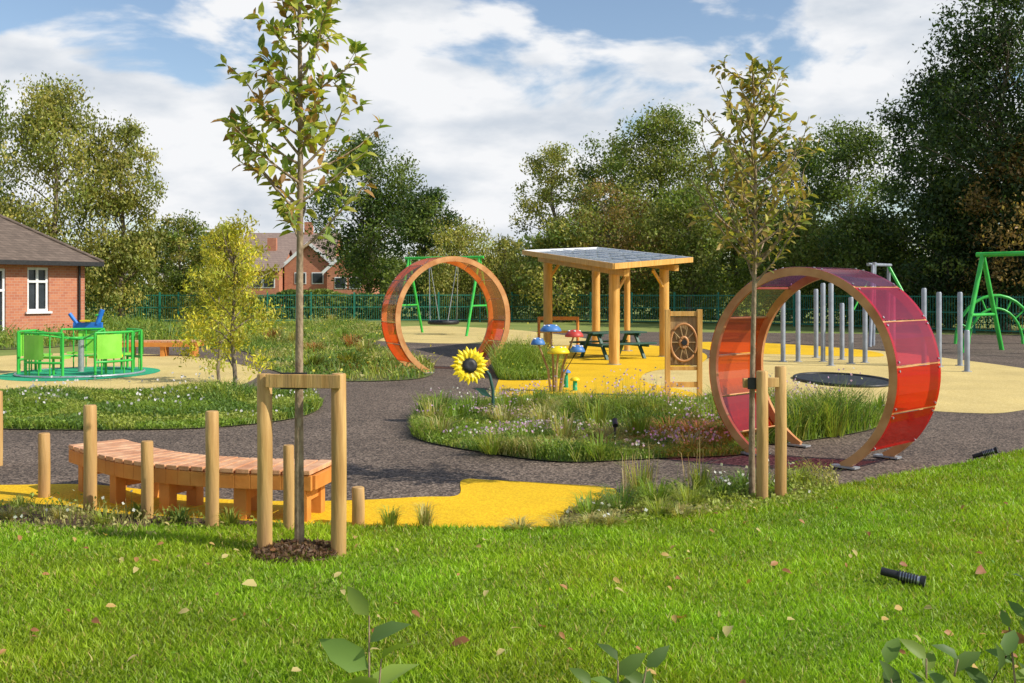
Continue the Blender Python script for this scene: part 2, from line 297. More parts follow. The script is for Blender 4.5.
# ---------------- planting ----------------
def plants(name,poly,nb,nl,hmax,cols,flowers=(),nf=0,lw=.012,ls=.05,seed=0):
    P=sample(poly,nb); k=wav(P,1.3,seed)*wav(P,.45,seed+3)*1.6+.2; cl=rng.integers(0,len(cols),nb)
    cidx=((wav(P,.9,seed+5)*len(cols)*.999).clip(0,len(cols)-1)).astype(int); cl=np.where(rng.uniform(size=nb)<.6,cidx,cl)
    h=hmax*k*rng.uniform(.4,1,nb); col=np.array(cols)[cl]*(1+rng.uniform(-.35,.35,(nb,1)))
    parts=[blades(P,.02,h,lw,.9,col)]
    if nl:
        P=sample(poly,nl); k=wav(P,1.3,seed)*wav(P,.45,seed+3)*1.6+.2
        z=.03+hmax*.75*k*rng.uniform(0,1,nl); D=runit(nl); Nn=runit(nl); Nn[:,2]=abs(Nn[:,2])+.5
        cidx=((wav(P,.9,seed+5)*len(cols)*.999).clip(0,len(cols)-1)).astype(int)
        parts.append(leaves(np.column_stack([P,z]),D,Nn,ls*rng.uniform(.6,1.3,nl),ls*.55,np.array(cols)[cidx]*(1+rng.uniform(-.35,.35,(nl,1)))))
    if nf:
        P=sample(poly,nf*4); kk=wav(P,1.6,seed+9)+rng.uniform(0,.5,nf*4); P=P[np.argsort(-kk)[:nf]]; k=wav(P,1.3,seed)*wav(P,.45,seed+3)*1.6+.2
        z=.08+hmax*k*rng.uniform(.7,1.3,nf); fn=runit(nf); fn[:,1]-=.6; parts.append(leaves(np.column_stack([P,z]),runit(nf),fn,ls*.85,ls*.75,np.array(flowers)[rng.integers(0,len(flowers),nf)]))
        parts.append(blades(P,.02,z,.006,.1,np.tile([[.20,.26,.08]],(nf,1))))
    V,T,C=merge(parts); return fast(name,V,T,C,M['leaf'])
g1=(.22,.32,.045);g2=(.14,.23,.045);g3=(.32,.37,.07);g4=(.44,.40,.15);rd=(.42,.19,.07)
plants('groundcover_plants',BED1,26000,26000,.28,[g1,g3,g2,g1],[(.75,.7,.75)],300,.018,.06,1)
plants('groundcover_plants',BED2,20000,24000,.45,[g1,g2,g3,g4],[(.8,.7,.1)],200,.03,.09,2)
plants('wildflower_plants',BED3,42000,34000,.46,[g1,g3,g2,g1,g4],[(.62,.38,.62),(.75,.72,.70),(.7,.45,.55),(.55,.35,.60)],1900,.014,.045,3)
plants('groundcover_plants',BED4,14000,26000,.8,[g2,g1,g3],[(.8,.7,.1)],50,.04,.14,4)
plants('groundcover_plants',BED5,5000,5000,.7,[g1,g3],[(.8,.7,.1)],60,.016,.06,5)
plants('border_plants',BED6,1100,900,.10,[g1,g3,g4,g4],[(.75,.75,.7)],20,.008,.04,6)
plants('border_plants',BED7,3200,2800,.18,[g1,g3,g4,g2],[(.75,.75,.7)],60,.008,.045,7)
def tuft(name,specs):
    parts=[]
    for (x,y,r,hh,nn,c,ww) in specs:
        a=rng.uniform(0,2*np.pi,nn); rr=r*rng.uniform(0,1,nn)**.7*.35
        P=np.stack([x+rr*np.cos(a),y+rr*np.sin(a)],1); n_=nn
        h=hh*rng.uniform(.4,1,nn); S=np.stack([-np.sin(a),np.cos(a),0*a],1); O=np.stack([np.cos(a),np.sin(a),0*a],1)*(r*rng.uniform(.4,1,nn))[:,None]
        B=np.column_stack([P,np.full(nn,.02)]); up=np.array([[0,0,1.]])*h[:,None]
        V=np.stack([B-S*ww/2,B+S*ww/2,B+S*ww*.4+up*.8+O*.4,B-S*ww*.4+up*.8+O*.4,B+up*.9+O],1)
        q=np.arange(nn)[:,None]*5; T=np.concatenate([q+[[0,1,2]],q+[[0,2,3]],q+[[3,2,4]]],0)
        parts.append((V.reshape(-1,3),T,np.repeat(jit(c,nn,.3),5,0)))
    V,T,C=merge(parts); fast(name,V,T,C,M['leaf'])
sp=[]
for px,py,r,hh,c in [(10,521,.2,.12,g4),(60,520,.18,.12,g4),(105,525,.22,.13,g3),(20,512,.15,.15,g3),(140,520,.16,.15,g1),(180,524,.2,.14,g2),(390,529,.15,.2,g3),(425,530,.14,.24,g4),
    (590,518,.3,.22,g1),(620,512,.32,.26,g2),(655,505,.35,.28,g1),(690,508,.35,.26,g3),(720,498,.3,.24,g1),(745,490,.3,.24,g2),(610,528,.2,.13,g4),(520,532,.2,.1,g4),(560,531,.2,.12,g4),(640,498,.25,.40,g3),(700,495,.2,.35,g3),(800,487,.2,.2,g3),(230,527,.18,.15,g3),(660,518,.25,.2,g3),(590,528,.2,.12,g4),(680,520,.2,.14,g4)]:
    x,y=G(px,py); sp.append((x,y,r,hh,110,c,.008))
for px,py in [(632,500),(640,502),(626,505),(650,500),(700,492),(690,497)]:
    x,y=G(px,py); sp.append((x,y,.16,.62,9,(.45,.34,.16),.006))
tuft('ornamental_grass_tufts',sp)
sp=[]
for i in range(44):
    p=sample(BED3,1)[0]; sp.append((p[0],p[1],.4,rng.uniform(.25,.6),100,[g1,g3,g4,g1][rng.integers(0,4)],.012))
for px,py in [(700,440),(670,436),(720,430),(690,425),(735,438)]:
    x,y=G(px,py); sp.append((x,y,.6,.26,190,rd,.010))
for i in range(16):
    p=sample(BED2,1)[0]; sp.append((p[0],p[1],.6,rng.uniform(.4,.7),120,[g1,g3,g4,rd][rng.integers(0,4)],.025))
tuft('meadow_tufts',sp)

# ---------------- trees ----------------
def tree(name,x,y,hgt,wid,cb,col,ncl=46,nl=22000,ls=.22,seed=0,col2=None,tr=.25,ell=.5,shape=.5,crs=(.10,.2),drop=0):
    r=np.random.default_rng(seed+100); mb=MB(); base=Vector((x,y,0))
    top=hgt*.80; tp=[base+Vector((0.012*hgt*math.sin(i*1.7+seed),.012*hgt*math.cos(i*2.1+seed),top*i/7)) for i in range(8)]
    tp[0]=base
    mb.tube(tp,[tr*(1-.88*i/7)+.01 for i in range(8)],M['bark'],8)
    cls=[]; 
    for i in range(ncl):
        t=r.uniform(0,1)**.85; R=wid/2*max(.18,math.sin(math.pi*min(.98,(t*.80+.14))))**shape
        a=r.uniform(0,2*math.pi); q=R*(.1+.9*r.uniform()**.6); cr=wid*r.uniform(*crs)*(1-.3*t)
        c=Vector((x+math.cos(a)*max(0,q-cr*.4),y+math.sin(a)*max(0,q-cr*.4),cb+(hgt-cb)*t*.93+cr*.2)); cls.append((c,cr))
        if i%2==0:
            zt=max(cb*.6,min(top*.9,c.z-.35*q-.05*hgt)); s=Vector((x,y,zt)); rr=max(.02,(tr*(1-.85*zt/top))*.4)
            mid=(s+c)/2+Vector((r.uniform(-.1,.1)*q,r.uniform(-.1,.1)*q,.06*q))
            mb.tube([s,mid,c],[rr,rr*.6,rr*.2],M['bark'],5,False)
    tw=np.array([c[1]**2 for c in cls]); tw/=tw.sum(); parts=[]
    for (c,cr),p in zip(cls,tw):
        n=int(nl*p); u=r.normal(size=(n,3)); u/=np.linalg.norm(u,axis=1)[:,None]
        lump=1+.28*np.sin(u[:,0]*5+seed)*np.sin(u[:,1]*6+c.x)+.15*np.sin(u[:,2]*9+c.z)
        rad=cr*lump*(r.uniform(0,1,n)**.42)*(1+.15*r.normal(size=n)); pos=np.array(c)[None]+u*rad[:,None]*np.array([[1.1,1.1,.85]])
        if drop: pos[:,2]-=drop*r.uniform(0,1,n)**2*cr*2
        D=r.normal(size=(n,3)); D[:,2]-=.4+drop*2; D/=np.linalg.norm(D,axis=1)[:,None]; Nn=u+r.normal(size=(n,3))*.5+np.array([[0,0,.5]]); Nn/=np.linalg.norm(Nn,axis=1)[:,None]
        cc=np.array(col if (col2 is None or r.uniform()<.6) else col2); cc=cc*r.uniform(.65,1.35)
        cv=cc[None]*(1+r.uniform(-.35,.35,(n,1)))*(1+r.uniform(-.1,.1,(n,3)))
        s=ls*r.uniform(.6,1.3,n); parts.append(leaves(pos,D,Nn,s,s*ell,cv))
    V,T,C=merge(parts)
    tk=mb.build(name,(x,y,0)); fo=fast('foliage',V-np.array([[x,y,0]]),T,C,M['leaf']); fo.parent=tk
    return tk
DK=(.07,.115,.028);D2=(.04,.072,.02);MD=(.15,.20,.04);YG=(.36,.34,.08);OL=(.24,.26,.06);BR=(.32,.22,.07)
spec=[('birch_tree',55,74,140,58,1.2,OL,YG,.22,26000),('birch_tree',-20,62,90,62,2,MD,OL,.22,12000),('birch_tree',122,114,85,60,1.2,OL,YG,.22,16000),
('shrub_tree',180,214,80,64,.5,MD,YG,.22,10000),('shrub_tree',222,226,60,60,.5,OL,YG,.2,8000),
('oak_tree',370,133,120,78,2,MD,DK,.26,26000),('oak_tree',425,188,90,72,1.,DK,MD,.24,14000),
('willow_tree',462,222,100,66,.8,YG,OL,.18,15000),('willow_tree',505,235,60,64,.6,YG,OL,.18,8000),
('poplar_tree',553,138,85,84,1,OL,YG,.26,15000),('oak_tree',612,128,95,80,1,MD,OL,.26,19000),('oak_tree',662,104,130,74,1,OL,MD,.26,30000),('hawthorn_tree',610,180,115,64,.5,OL,BR,.22,15000),('hawthorn_tree',690,180,110,62,.5,MD,OL,.22,15000),('hawthorn_tree',560,220,85,62,.3,YG,MD,.22,9000),
('oak_tree',735,145,115,76,.8,OL,MD,.26,16000),('oak_tree',790,135,105,72,.8,MD,DK,.26,18000),('oak_tree',850,112,115,66,.8,DK,MD,.24,21000),('hawthorn_tree',800,205,115,58,.4,OL,MD,.2,14000),('hawthorn_tree',870,205,105,54,.3,MD,DK,.2,14000),
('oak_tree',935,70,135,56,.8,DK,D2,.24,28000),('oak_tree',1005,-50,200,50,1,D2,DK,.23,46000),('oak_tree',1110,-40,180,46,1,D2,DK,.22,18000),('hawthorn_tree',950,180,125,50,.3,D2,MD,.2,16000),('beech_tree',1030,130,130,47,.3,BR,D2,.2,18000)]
for i,(nm,px,ty,wp,d,cb,c1,c2,ls,nl) in enumerate(spec):
    x=(px-CX)*d/F; hh=EYE+(HY-ty)*d/F
    birch='willow' in nm or 'birch' in nm
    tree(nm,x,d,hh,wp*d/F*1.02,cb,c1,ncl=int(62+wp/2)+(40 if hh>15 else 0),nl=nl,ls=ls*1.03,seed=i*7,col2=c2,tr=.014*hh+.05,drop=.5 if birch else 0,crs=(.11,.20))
tree('young_willow_tree',-5.1,18.3,3.4,2.2,.6,(.55,.50,.05),ncl=56,nl=6500,ls=.09,seed=301,col2=(.42,.42,.06),tr=.035,ell=.32,crs=(.09,.17),drop=.3)
tree('young_willow_tree',-6.3,21.5,2.9,1.7,.4,(.50,.47,.05),ncl=36,nl=3200,ls=.09,seed=305,col2=(.38,.40,.06),tr=.03,ell=.32,crs=(.09,.17),drop=.3)
nh=100000; hx=rng.uniform(-75,75,nh); ph=.9*np.sin(hx*.35)+.6*np.sin(hx*.9+2)+.3*np.sin(hx*2.3); top=3.3+ph*.8+np.where(hx>15,1.6,0); top=np.where((hx>-20)&(hx<-9),1.7+.25*ph,top)
hz=top*rng.uniform(0,1,nh)**.8; hy=70-np.maximum(0,hx-8)*.5+rng.uniform(-1.3,1.3,nh)*(1.1-hz/top*.6)
hc=np.where((np.sin(hx*.5+1)+np.sin(hx*1.3)>.3)[:,None],np.array([[.22,.27,.06]]),np.array([[.12,.18,.04]]))*(1+rng.uniform(-.4,.4,(nh,1)))
V,T,C=leaves(np.column_stack([hx,hy,hz]),runit(nh),runit(nh),.26,.16,hc); fast('hedge',V,T,C,M['leaf'])
nh=50000; hx=rng.uniform(-260,260,nh); top=9+2.5*np.sin(hx*.07)+1.6*np.sin(hx*.19+1)+1*np.sin(hx*.5); hz=top*rng.uniform(0,1,nh)**.7; hy=190+rng.uniform(-5,5,nh)
V,T,C=leaves(np.column_stack([hx,hy,hz]),runit(nh),runit(nh),1.1,.8,np.array([[.15,.19,.08]])*(1+rng.uniform(-.35,.35,(nh,1)))); fast('distant_tree_line',V,T,C,M['leaf'])

# young staked trees
def young(name,x,y,top,zb,nbr,spread,nleaf,L,cols,seed,extra=(),tr=.035,rise=1.,lw=.58):
    r=np.random.default_rng(seed); mb=MB()
    tp=[]; 
    for i in range(12):
        t=i/11; tp.append(Vector((x+.03*math.sin(t*5+seed)*t,y+.03*math.cos(t*4),top*t)))
    mb.tube(tp,[tr*(1-.85*(i/11))+.003 for i in range(12)],M['ybark'],10)
    B=[];D=[]
    def trunk(z): 
        t=min(.999,z/top)*11; i=int(t); return tp[i].lerp(tp[i+1],t-i)
    br=[]
    for i in range(nbr):
        z=zb+(top-zb)*(i/nbr)*.93; a=i*2.4+r.uniform(-.5,.5); ln=spread*(1-.65*(z-zb)/(top-zb))*r.uniform(.55,1.2); br.append((z,a,ln,r.uniform(.6,1.3)*rise))
    br+=list(extra)
    for z,a,ln,ri in br:
        s=trunk(z); pts=[s]; d=Vector((math.cos(a),math.sin(a),ri*.6)).normalized(); p=s.copy()
        ns=6
        for k in range(ns):
            d=(d+Vector((r.uniform(-.15,.15),r.uniform(-.15,.15),.10*ri+r.uniform(-.1,.1)))).normalized(); p=p+d*ln/ns; pts.append(p.copy())
            if k>=1:
                for _ in range(max(1,int(r.integers(1,4)*nleaf))):
                    B.append(p-d*ln/ns*r.uniform(0,1)); v=Vector(r.normal(size=3))*.8+d*.9+Vector((0,0,-.15)); D.append(v.normalized())
                if r.uniform()<.6:
                    q=p+ (d+Vector(r.normal(size=3))*.7).normalized()*ln*.25; mb.tube([p,q],[.004,.0015],M['ybark'],5,False)
                    for _ in range(int(3*nleaf)): B.append(p.lerp(q,r.uniform(.3,1))); v=Vector(r.normal(size=3))*.8+(q-p).normalized(); D.append(v.normalized())
        mb.tube(pts,[.010*(1-.8*k/ns)*(ln/.6)**.5+.0015 for k in range(ns+1)],M['ybark'],6,False)
    for k in range(int(20*nleaf)):
        B.append(trunk(top*r.uniform(.8,1))); D.append((Vector(r.normal(size=3))+Vector((0,0,.6))).normalized())
    B=np.array([tuple(b) for b in B]); D=np.array([tuple(b) for b in D]); n=len(B); Nn=r.normal(size=(n,3)); Nn[:,2]=abs(Nn[:,2])+.6
    Ls=L*r.uniform(.55,1.25,n); cc=np.array(cols)[r.integers(0,len(cols),n)]*(1+r.uniform(-.3,.3,(n,1)))
    st=.015; V,T,C=fleaves(B+D*st-np.array([[x,y,0]]),D,Nn,Ls,Ls*lw,cc,.3)
    tk=mb.build(name,(x,y,0)); fo=fast('foliage',V,T,C,M['leaf']); fo.parent=tk; print(name,n)
young('young_whitebeam_tree',-1.60,7.5,5.2,2.3,38,.68,2.4,.102,[(.36,.39,.06),(.46,.47,.09),(.22,.30,.06),(.54,.50,.12),(.22,.30,.06),(.42,.24,.08)],5,extra=[(2.62,math.pi-.2,.85,1.1),(3.0,math.pi+.3,.7,1.4),(2.9,.15,.75,1.3)],lw=.52)
young('young_apple_tree',2.30,9.55,4.15,2.05,44,.92,1.9,.09,[(.32,.30,.07),(.42,.38,.09),(.20,.24,.06),(.46,.32,.10)],11,tr=.03,extra=[(2.2,0.1,1.1,1.5),(2.3,math.pi,1.0,1.6),(2.5,.6,1.0,1.3),(2.6,2.8,1.0,1.3)],rise=1.25,lw=.5)

sheet('mulch_ring',smooth([(-1.6+.34*math.cos(a),7.45+.28*math.sin(a)) for a in np.linspace(0,6.283,10,endpoint=False)],3),.045,M['soil'])
nn=900; a=rng.uniform(0,6.28,nn); rr=.33*rng.uniform(0,1,nn)**.5; V,T,C=leaves(np.column_stack([-1.6+rr*np.cos(a),7.45+rr*.85*np.sin(a),.05+.05*(1-rr/.33)+rng.uniform(0,.03,nn)]),runit(nn),runit(nn),.045,.02,jit((.17,.10,.06),nn,.5)); fast('bark_chips',V,T,C,M['leaf'])

# stakes
def stake(mb,x,y,hh,r,m='wood'):
    mb.tube([(x,y,-.05),(x+.004,y,hh*.5),(x,y,hh-.012),(x,y,hh)],[r,r*.98,r*.97,r*.85],M[m],16)
mb=MB(); xa,ya=G(264.5,556); xb,yb=G(338.5,559)
stake(mb,xa,ya,1.37,.058); stake(mb,xb,yb,1.38,.058)
zc=1.325
mb.beam((xa+.03,ya-.075,zc),(xb+.03,yb-.075,zc),.03,.10,M['wood'])
mb.beam((-1.72,ya-.096,zc+.0),(-1.52,ya-.096,zc),.008,.125,M['black'])
mb.tube([(-1.68,ya-.09,zc),(-1.67,7.42,zc),(-1.63,7.57,zc),(-1.56,7.57,zc),(-1.53,7.42,zc),(-1.53,ya-.09,zc)],.018,M['black'],8)
mb.build('tree_stakes',(xa,ya,0),.004)
mb=MB(); xa,ya=G(762,503); xb,yb=G(780.5,499)
stake(mb,xa,ya,1.24,.056); stake(mb,xb,yb,1.27,.056)
mb.beam((xa-.16,ya+.08,1.12),(xb+.04,yb-.02,1.12),.03,.09,M['wood']); mb.beam((2.22,ya+.03,1.12),(2.35,ya+.03,1.12),.01,.11,M['black'])
mb.build('tree_stakes',(xa,ya,0),.004)
for px,pb,pt,r in [(90,512,405,.058),(44,498,433,.055),(147,520,441,.053),(212,530,411,.056),(288.5,533,445,.046),(358,526,487,.055),(-3,466,391,.06),(-60,500,420,.06)]:
    x,y=G(px,pb); hh=EYE-(pt-HY)*y/F; mb=MB(); stake(mb,x,y,hh,r); mb.build('timber_bollard',(x,y,0))

# ---------------- curved bench ----------------
mb=MB(); cpt=[(-4.22,10.15),(-3.45,9.38),(-2.64,8.97),(-1.66,8.78)]
def cat(pts,t):
    P=[np.array(pts[0])*2-np.array(pts[1])]+[np.array(p) for p in pts]+[np.array(pts[-1])*2-np.array(pts[-2])]
    s=t*(len(pts)-1); i=min(int(s),len(pts)-2); u=s-i; p0,p1,p2,p3=P[i:i+4]
    return .5*((2*p1)+(-p0+p2)*u+(2*p0-5*p1+4*p2-p3)*u*u+(-p0+3*p1-3*p2+p3)*u**3)
ns=22; zs=.46
def nrm_(t):
    d=cat(cpt,min(1,t+.01))-cat(cpt,max(0,t-.01)); d/=np.linalg.norm(d); return np.array([-d[1],d[0]]),d
for i in range(ns):
    q=cat(cpt,min(1,(i+1)/ns)); q0=cat(cpt,i/ns); nn_,t=nrm_((i+.5)/ns); dz=rng.uniform(-.002,.002)
    vs=[]
    for zz in (zs-.04+dz,zs+dz):
        for sgn in (-1,1):
            na,_=nrm_(i/ns+.003); nb,_=nrm_((i+1)/ns-.003); a=q0+na*sgn*.28+t*.009; b=q+nb*sgn*.28-t*.009
            vs+=[(a[0],a[1],zz),(b[0],b[1],zz)]
    mb.add(vs,[(0,2,3,1),(4,5,7,6),(0,1,5,4),(2,6,7,3),(0,4,6,2),(1,3,7,5)],M['bench'])
for off in (-.255,.255,):
    for i in range(ns):
        na,_=nrm_(i/ns); nb,_=nrm_((i+1)/ns); a=cat(cpt,i/ns)+na*off; b=cat(cpt,(i+1)/ns)+nb*off
        mb.beam((a[0],a[1],zs-.109),(b[0],b[1],zs-.109),.04,.13,M['bench_side'])
for t0 in (.05,.28,.52,.78,.96):
    p=cat(cpt,t0); nrm,t=nrm_(t0)
    for o in (-.17,.17):
        c=p+nrm*o; mb.box((c[0],c[1],.14),(.12,.10,.29),M['bench_side'],rz=math.atan2(t[1],t[0]))
    mb.box((p[0],p[1],.21),(.07,.24,.09),M['bench_side'],rz=math.atan2(t[1],t[0]))
nn_,t=nrm_(1.); p=cat(cpt,1.)+t*.005; mb.box((p[0],p[1],zs-.109),(.04,.46,.125),M['bench_side'],rz=math.atan2(t[1],t[0]))
mb.build('curved_wooden_bench',(-2.9,9.2,0),.005)
mb=MB(); 
for i in range(12): mb.box((-11.6+.19*i,30.2+.02*i,.45),(.165,.55,.05),M['bench'])
mb.box((-10.55,29.98,.36),(2.3,.06,.13),M['bench_side']); mb.box((-10.55,30.5,.36),(2.3,.06,.13),M['bench_side'])
for x in (-11.5,-10.5,-9.6): mb.box((x,30.22,.15),(.12,.44,.29),M['bench_side'])
mb.build('wooden_bench',(-10.5,30.2,0))

# ---------------- rings ----------------
def ring(name,cx,cy,R,vis,az,wd,pan,wood,rth=.10,npan=15,lo=.30):
    zc=vis-R; a=Vector((math.sin(az),math.cos(az),0)); r=Vector((math.cos(az),-math.sin(az),0)); c=Vector((cx,cy,zc))
    pm=math.acos(max(-1,min(1,-zc/R)))
    mb=MB()
    def pt(ph,rad,s): return c+r*math.sin(ph)*rad+Vector((0,0,math.cos(ph)*rad))+a*s
    ns=72
    for s0 in (-wd/2,wd/2):
        r0,r1,th=R-rth,R-.004,.05
        vs=[];fs=[]
        for i in range(ns+1):
            ph=-pm-.03+(2*pm+.06)*i/ns
            vs+=[pt(ph,r0,s0-th/2),pt(ph,r1,s0-th/2),pt(ph,r1,s0+th/2),pt(ph,r0,s0+th/2)]
        for i in range(ns):
            for k in range(4): fs.append((i*4+k,i*4+(k+1)%4,i*4+4+(k+1)%4,i*4+4+k))
        fs+=[(0,1,2,3),(ns*4+3,ns*4+2,ns*4+1,ns*4)]
        mb.add(vs,fs,wood)
    tot=2*pm-2*lo
    for k in range(npan):
        p0=-pm+lo+tot*k/npan+.010; p1=-pm+lo+tot*(k+1)/npan-.010; m=pan((p0+p1)/2)
        if m is None: continue
        sub=5; vs=[]; fs=[]
        e=wd/2+.03
        for i in range(sub+1):
            ph=p0+(p1-p0)*i/sub; vs+=[pt(ph,R,-e),pt(ph,R,e)]
        for i in range(sub): fs.append((i*2,i*2+1,i*2+3,i*2+2))
        mb.add(vs,fs,m)
        for ss in (-1,1):
            for ph in (p0+.03,p1-.03):
                p=pt(ph,R+.001,ss*(e-.05)); q=pt(ph,R+.012,ss*(e-.05)); mb.tube([p,q],.012,M['steel'],8)
    for k in range(npan+1):
        ph=-pm+lo+tot*k/npan; p=pt(ph,R-.02,0); rad=(p-c).normalized(); tan=rad.cross(a)
        mb.box(p,(wd-.054,.014,.03),wood,ax=a,ay=tan,az=rad)
    for s0 in (-wd/2,wd/2):
        for sg in (-1,1):
            p=pt(sg*pm,R-.05,s0); mb.box((p.x,p.y,.03),(.30,.12,.02),M['steel'],rz=-az)
    return mb.build(name,(cx,cy,0))
pR=panelmat('red_panel',(.88,.04,.02),.45);pM=panelmat('magenta_panel',(.78,.07,.14),.38);pP=panelmat('purple_panel',(.52,.22,.42),.28);pO=panelmat('orange_panel',(.92,.15,.03),.48);pY=panelmat('yellow_panel',(.88,.84,.36),.16);pC=panelmat('clear_panel',(.92,.88,.80),.10);pA=panelmat('amber_panel',(.92,.42,.15),.26)
def pan1(p):
    d=math.degrees(p)
    if d<-72: return pR if d<-110 else pO
    if d<-25: return pY
    if d<48: return pP
    if d<75: return pM
    return pR
az=math.radians(47); a2=(math.sin(az),math.cos(az))
ring('play_ring_tunnel',3.31+a2[0]*.5,11.6+a2[1]*.5,1.22,2.27,az,1.0,pan1,M['ringwood'],.10,11)
def pan2(p):
    d=math.degrees(p)
    if d<-90: return pO
    if d<-20: return pA if int(d+400)%3 else pC
    if d<60: return pA
    return pA if d<100 else pO
ring('play_ring_tunnel',-1.62,24.6,1.50,2.82,math.radians(-26),1.0,pan2,M['ringwood'],.13,13)

# ---------------- shelter ----------------
mb=MB(); Np=Vector((2.73,26.7,0));Rp=Vector((4.55,29.9,0));Lp=Vector((1.16,32.3,0))
def zr(u,v): return 2.44+(2.64-2.44)*u+(2.90-2.44)*v
def rp(u,v,dz=0): p=Np+(Rp-Np)*u+(Lp-Np)*v; p.z=zr(u,v)+dz; return p
for u,v in ((0,0),(1,0),(0,1),(1,1),(1,.5)):
    p=rp(u,v)
    mb.tube([(p.x,p.y,-.05),(p.x,p.y,p.z-.02)],.145 if v!=.5 else .1,M['shelter_wood'],16)
    mb.tube([(p.x,p.y,.0),(p.x,p.y,.03)],.19,M['steel'],16)
for u in (0,1): mb.beam(rp(u,-.15,.07),rp(u,1.15,.07),.14,.18,M['shelter_wood'])
for v in np.linspace(-.08,1.08,8): mb.beam(rp(-.2,v,.21),rp(1.2,v,.21),.07,.11,M['shelter_wood'])
cs=[rp(-.28,-.19,.27),rp(1.28,-.19,.27),rp(1.28,1.19,.27),rp(-.28,1.19,.27)]
up=Vector((0,0,1))
mb.add(cs+[c+up*.05 for c in cs],[(3,2,1,0),(4,5,6,7)],M['solar']) 
for i in range(4): 
    a_,b_=cs[i],cs[(i+1)%4]; mb.beam(a_+up*.02,b_+up*.02,.06,.15,M['shelter_wood'] if i in(0,3) else M['white'])
for k in range(1,7):
    v=-.19+1.38*k/7; mb.beam(rp(-.27,v,.335),rp(1.27,v,.335),.04,.02,M['steel'])
for u in (.25,.5,.75): mb.beam(rp(u,-.18,.332),rp(u,1.18,.332),.04,.016,M['steel'])
for (u,v,s,t) in ((0,0,1,0),(1,0,-1,0),(0,1,1,0)):
    mb.beam(rp(u,v,-.6),rp(u+s*.25,v,.0),.06,.09,M['shelter_wood'])
mb.build('timber_shelter',(2.8,31,0),.005)
mb=MB()
for x in (.9,2.2): mb.tube([(x,33.5,0),(x,33.5,1.1)],.05,M['bench_side'],10)
mb.beam((.9,33.5,1.05),(2.2,33.5,1.05),.05,.12,M['bench_side']); mb.beam((.9,33.5,.6),(2.2,33.5,.6),.05,.08,M['shelter_wood'])
mb.build('activity_rail',(1.5,33.5,0))
def picnic(cx,cy,rz):
    mb=MB(); c,s=math.cos(rz),math.sin(rz)
    def T(x,y,z): return Vector((cx+c*x-s*y,cy+s*x+c*y,z))
    for k in range(5): mb.beam(T(-.95,-.32+.16*k,.76),T(.95,-.32+.16*k,.76),.145,.045,M['dkgreen'])
    for sg in (-1,1):
        for k in (0,1): mb.beam(T(-.95,sg*(.66+.15*k),.46),T(.95,sg*(.66+.15*k),.46),.14,.045,M['dkgreen'])
    for x in (-.65,.65):
        for sg in (-1,1): mb.beam(T(x,sg*.68,0),T(x,sg*.2,.74),.09,.07,M['dkgreen'])
        mb.beam(T(x+.05,-.8,.40),T(x+.05,.8,.40),.06,.09,M['dkgreen']); mb.beam(T(x+.05,-.38,.70),T(x+.05,.38,.70),.06,.08,M['dkgreen'])
    mb.build('picnic_table',(cx,cy,0),.005)
picnic(2.95,29.3,.5)

# ---------------- wheel panel ----------------
mb=MB(); x0,y0=G(667.5,398); x1=(699.5-CX)*y0/F
for x in (x0,x1): mb.beam((x,y0,0),(x,y0,1.64),.09,.10,M['shelter_wood'])
mb.beam((x0+.05,y0,1.56),(x1-.05,y0,1.56),.05,.09,M['shelter_wood']); mb.beam((x0+.05,y0,.25),(x1-.05,y0,.25),.05,.10,M['shelter_wood']); mb.beam((x0+.05,y0,.55),(x1-.05,y0,.55),.05,.07,M['shelter_wood'])
cx=(x0+x1)/2; cz=1.03
for rr,tt in ((.255,.022),(.07,.03)):
    mb.tube([(cx+rr*.95*math.cos(q),y0-.03,cz+rr*1.35*math.sin(q)) for q in np.linspace(0,2*math.pi,33)],tt,M['ringwood'],8,False)
for k in range(10):
    q=k*math.pi/5; mb.tube([(cx,y0-.03,cz),(cx+.25*.95*math.cos(q),y0-.03,cz+.25*1.35*math.sin(q))],.014,M['wood_dk'],6)
mb.tube([(cx,y0-.10,cz),(cx,y0+.03,cz)],.05,M['black'],12)
mb.add([(x0,y0+.02,.6),(x1,y0+.02,.6),(x1,y0+.02,1.5),(x0,y0+.02,1.5)],[(0,1,2,3)],M['wood_dk'])
mb.build('wheel_play_panel',(cx,y0,0),.004)

# ---------------- sunflower ----------------
mb=MB(); bx,by=G(491,423); cx=(470-CX)*by/F; cz=EYE-(365-HY)*by/F
fc=Vector((cx,by-.12,cz)); nf=Vector((.25,-1,.22)).normalized(); sx=nf.cross(Vector((0,0,1))).normalized(); sy=sx.cross(nf)
mb.tube([(bx,by,0),(bx+.03,by,.25),(bx+.03,by,.5),(bx-.02,by,.72),(bx-.12,by-.02,.86),tuple(fc-nf*.03)],[.028,.027,.025,.023,.02,.02],M['dkgreen'],10)
for ly,(rad,ln,cnt,o) in enumerate(((.13,.17,13,0),(.12,.14,13,.24))):
    for k in range(cnt):
        q=2*math.pi*k/cnt+o; d=sx*math.cos(q)+sy*math.sin(q); t=nf.cross(d); b=fc+nf*(.012*ly)
        mb.add([b+d*.1,b+d*(rad+ln*.4)+t*.05,b+d*(rad+ln),b+d*(rad+ln*.4)-t*.05,b+d*(rad+ln*.45)+nf*.025],[(0,1,4),(1,2,4),(2,3,4),(3,0,4)],M['sunyel'])
dv=[fc+nf*.04]; fs=[]
for j,(rr,zz) in enumerate(((.04,.055),(.08,.05),(.11,.03),(.115,.0))):
    for k in range(20):
        q=2*math.pi*k/20; dv.append(fc+nf*zz+(sx*math.cos(q)+sy*math.sin(q))*rr)
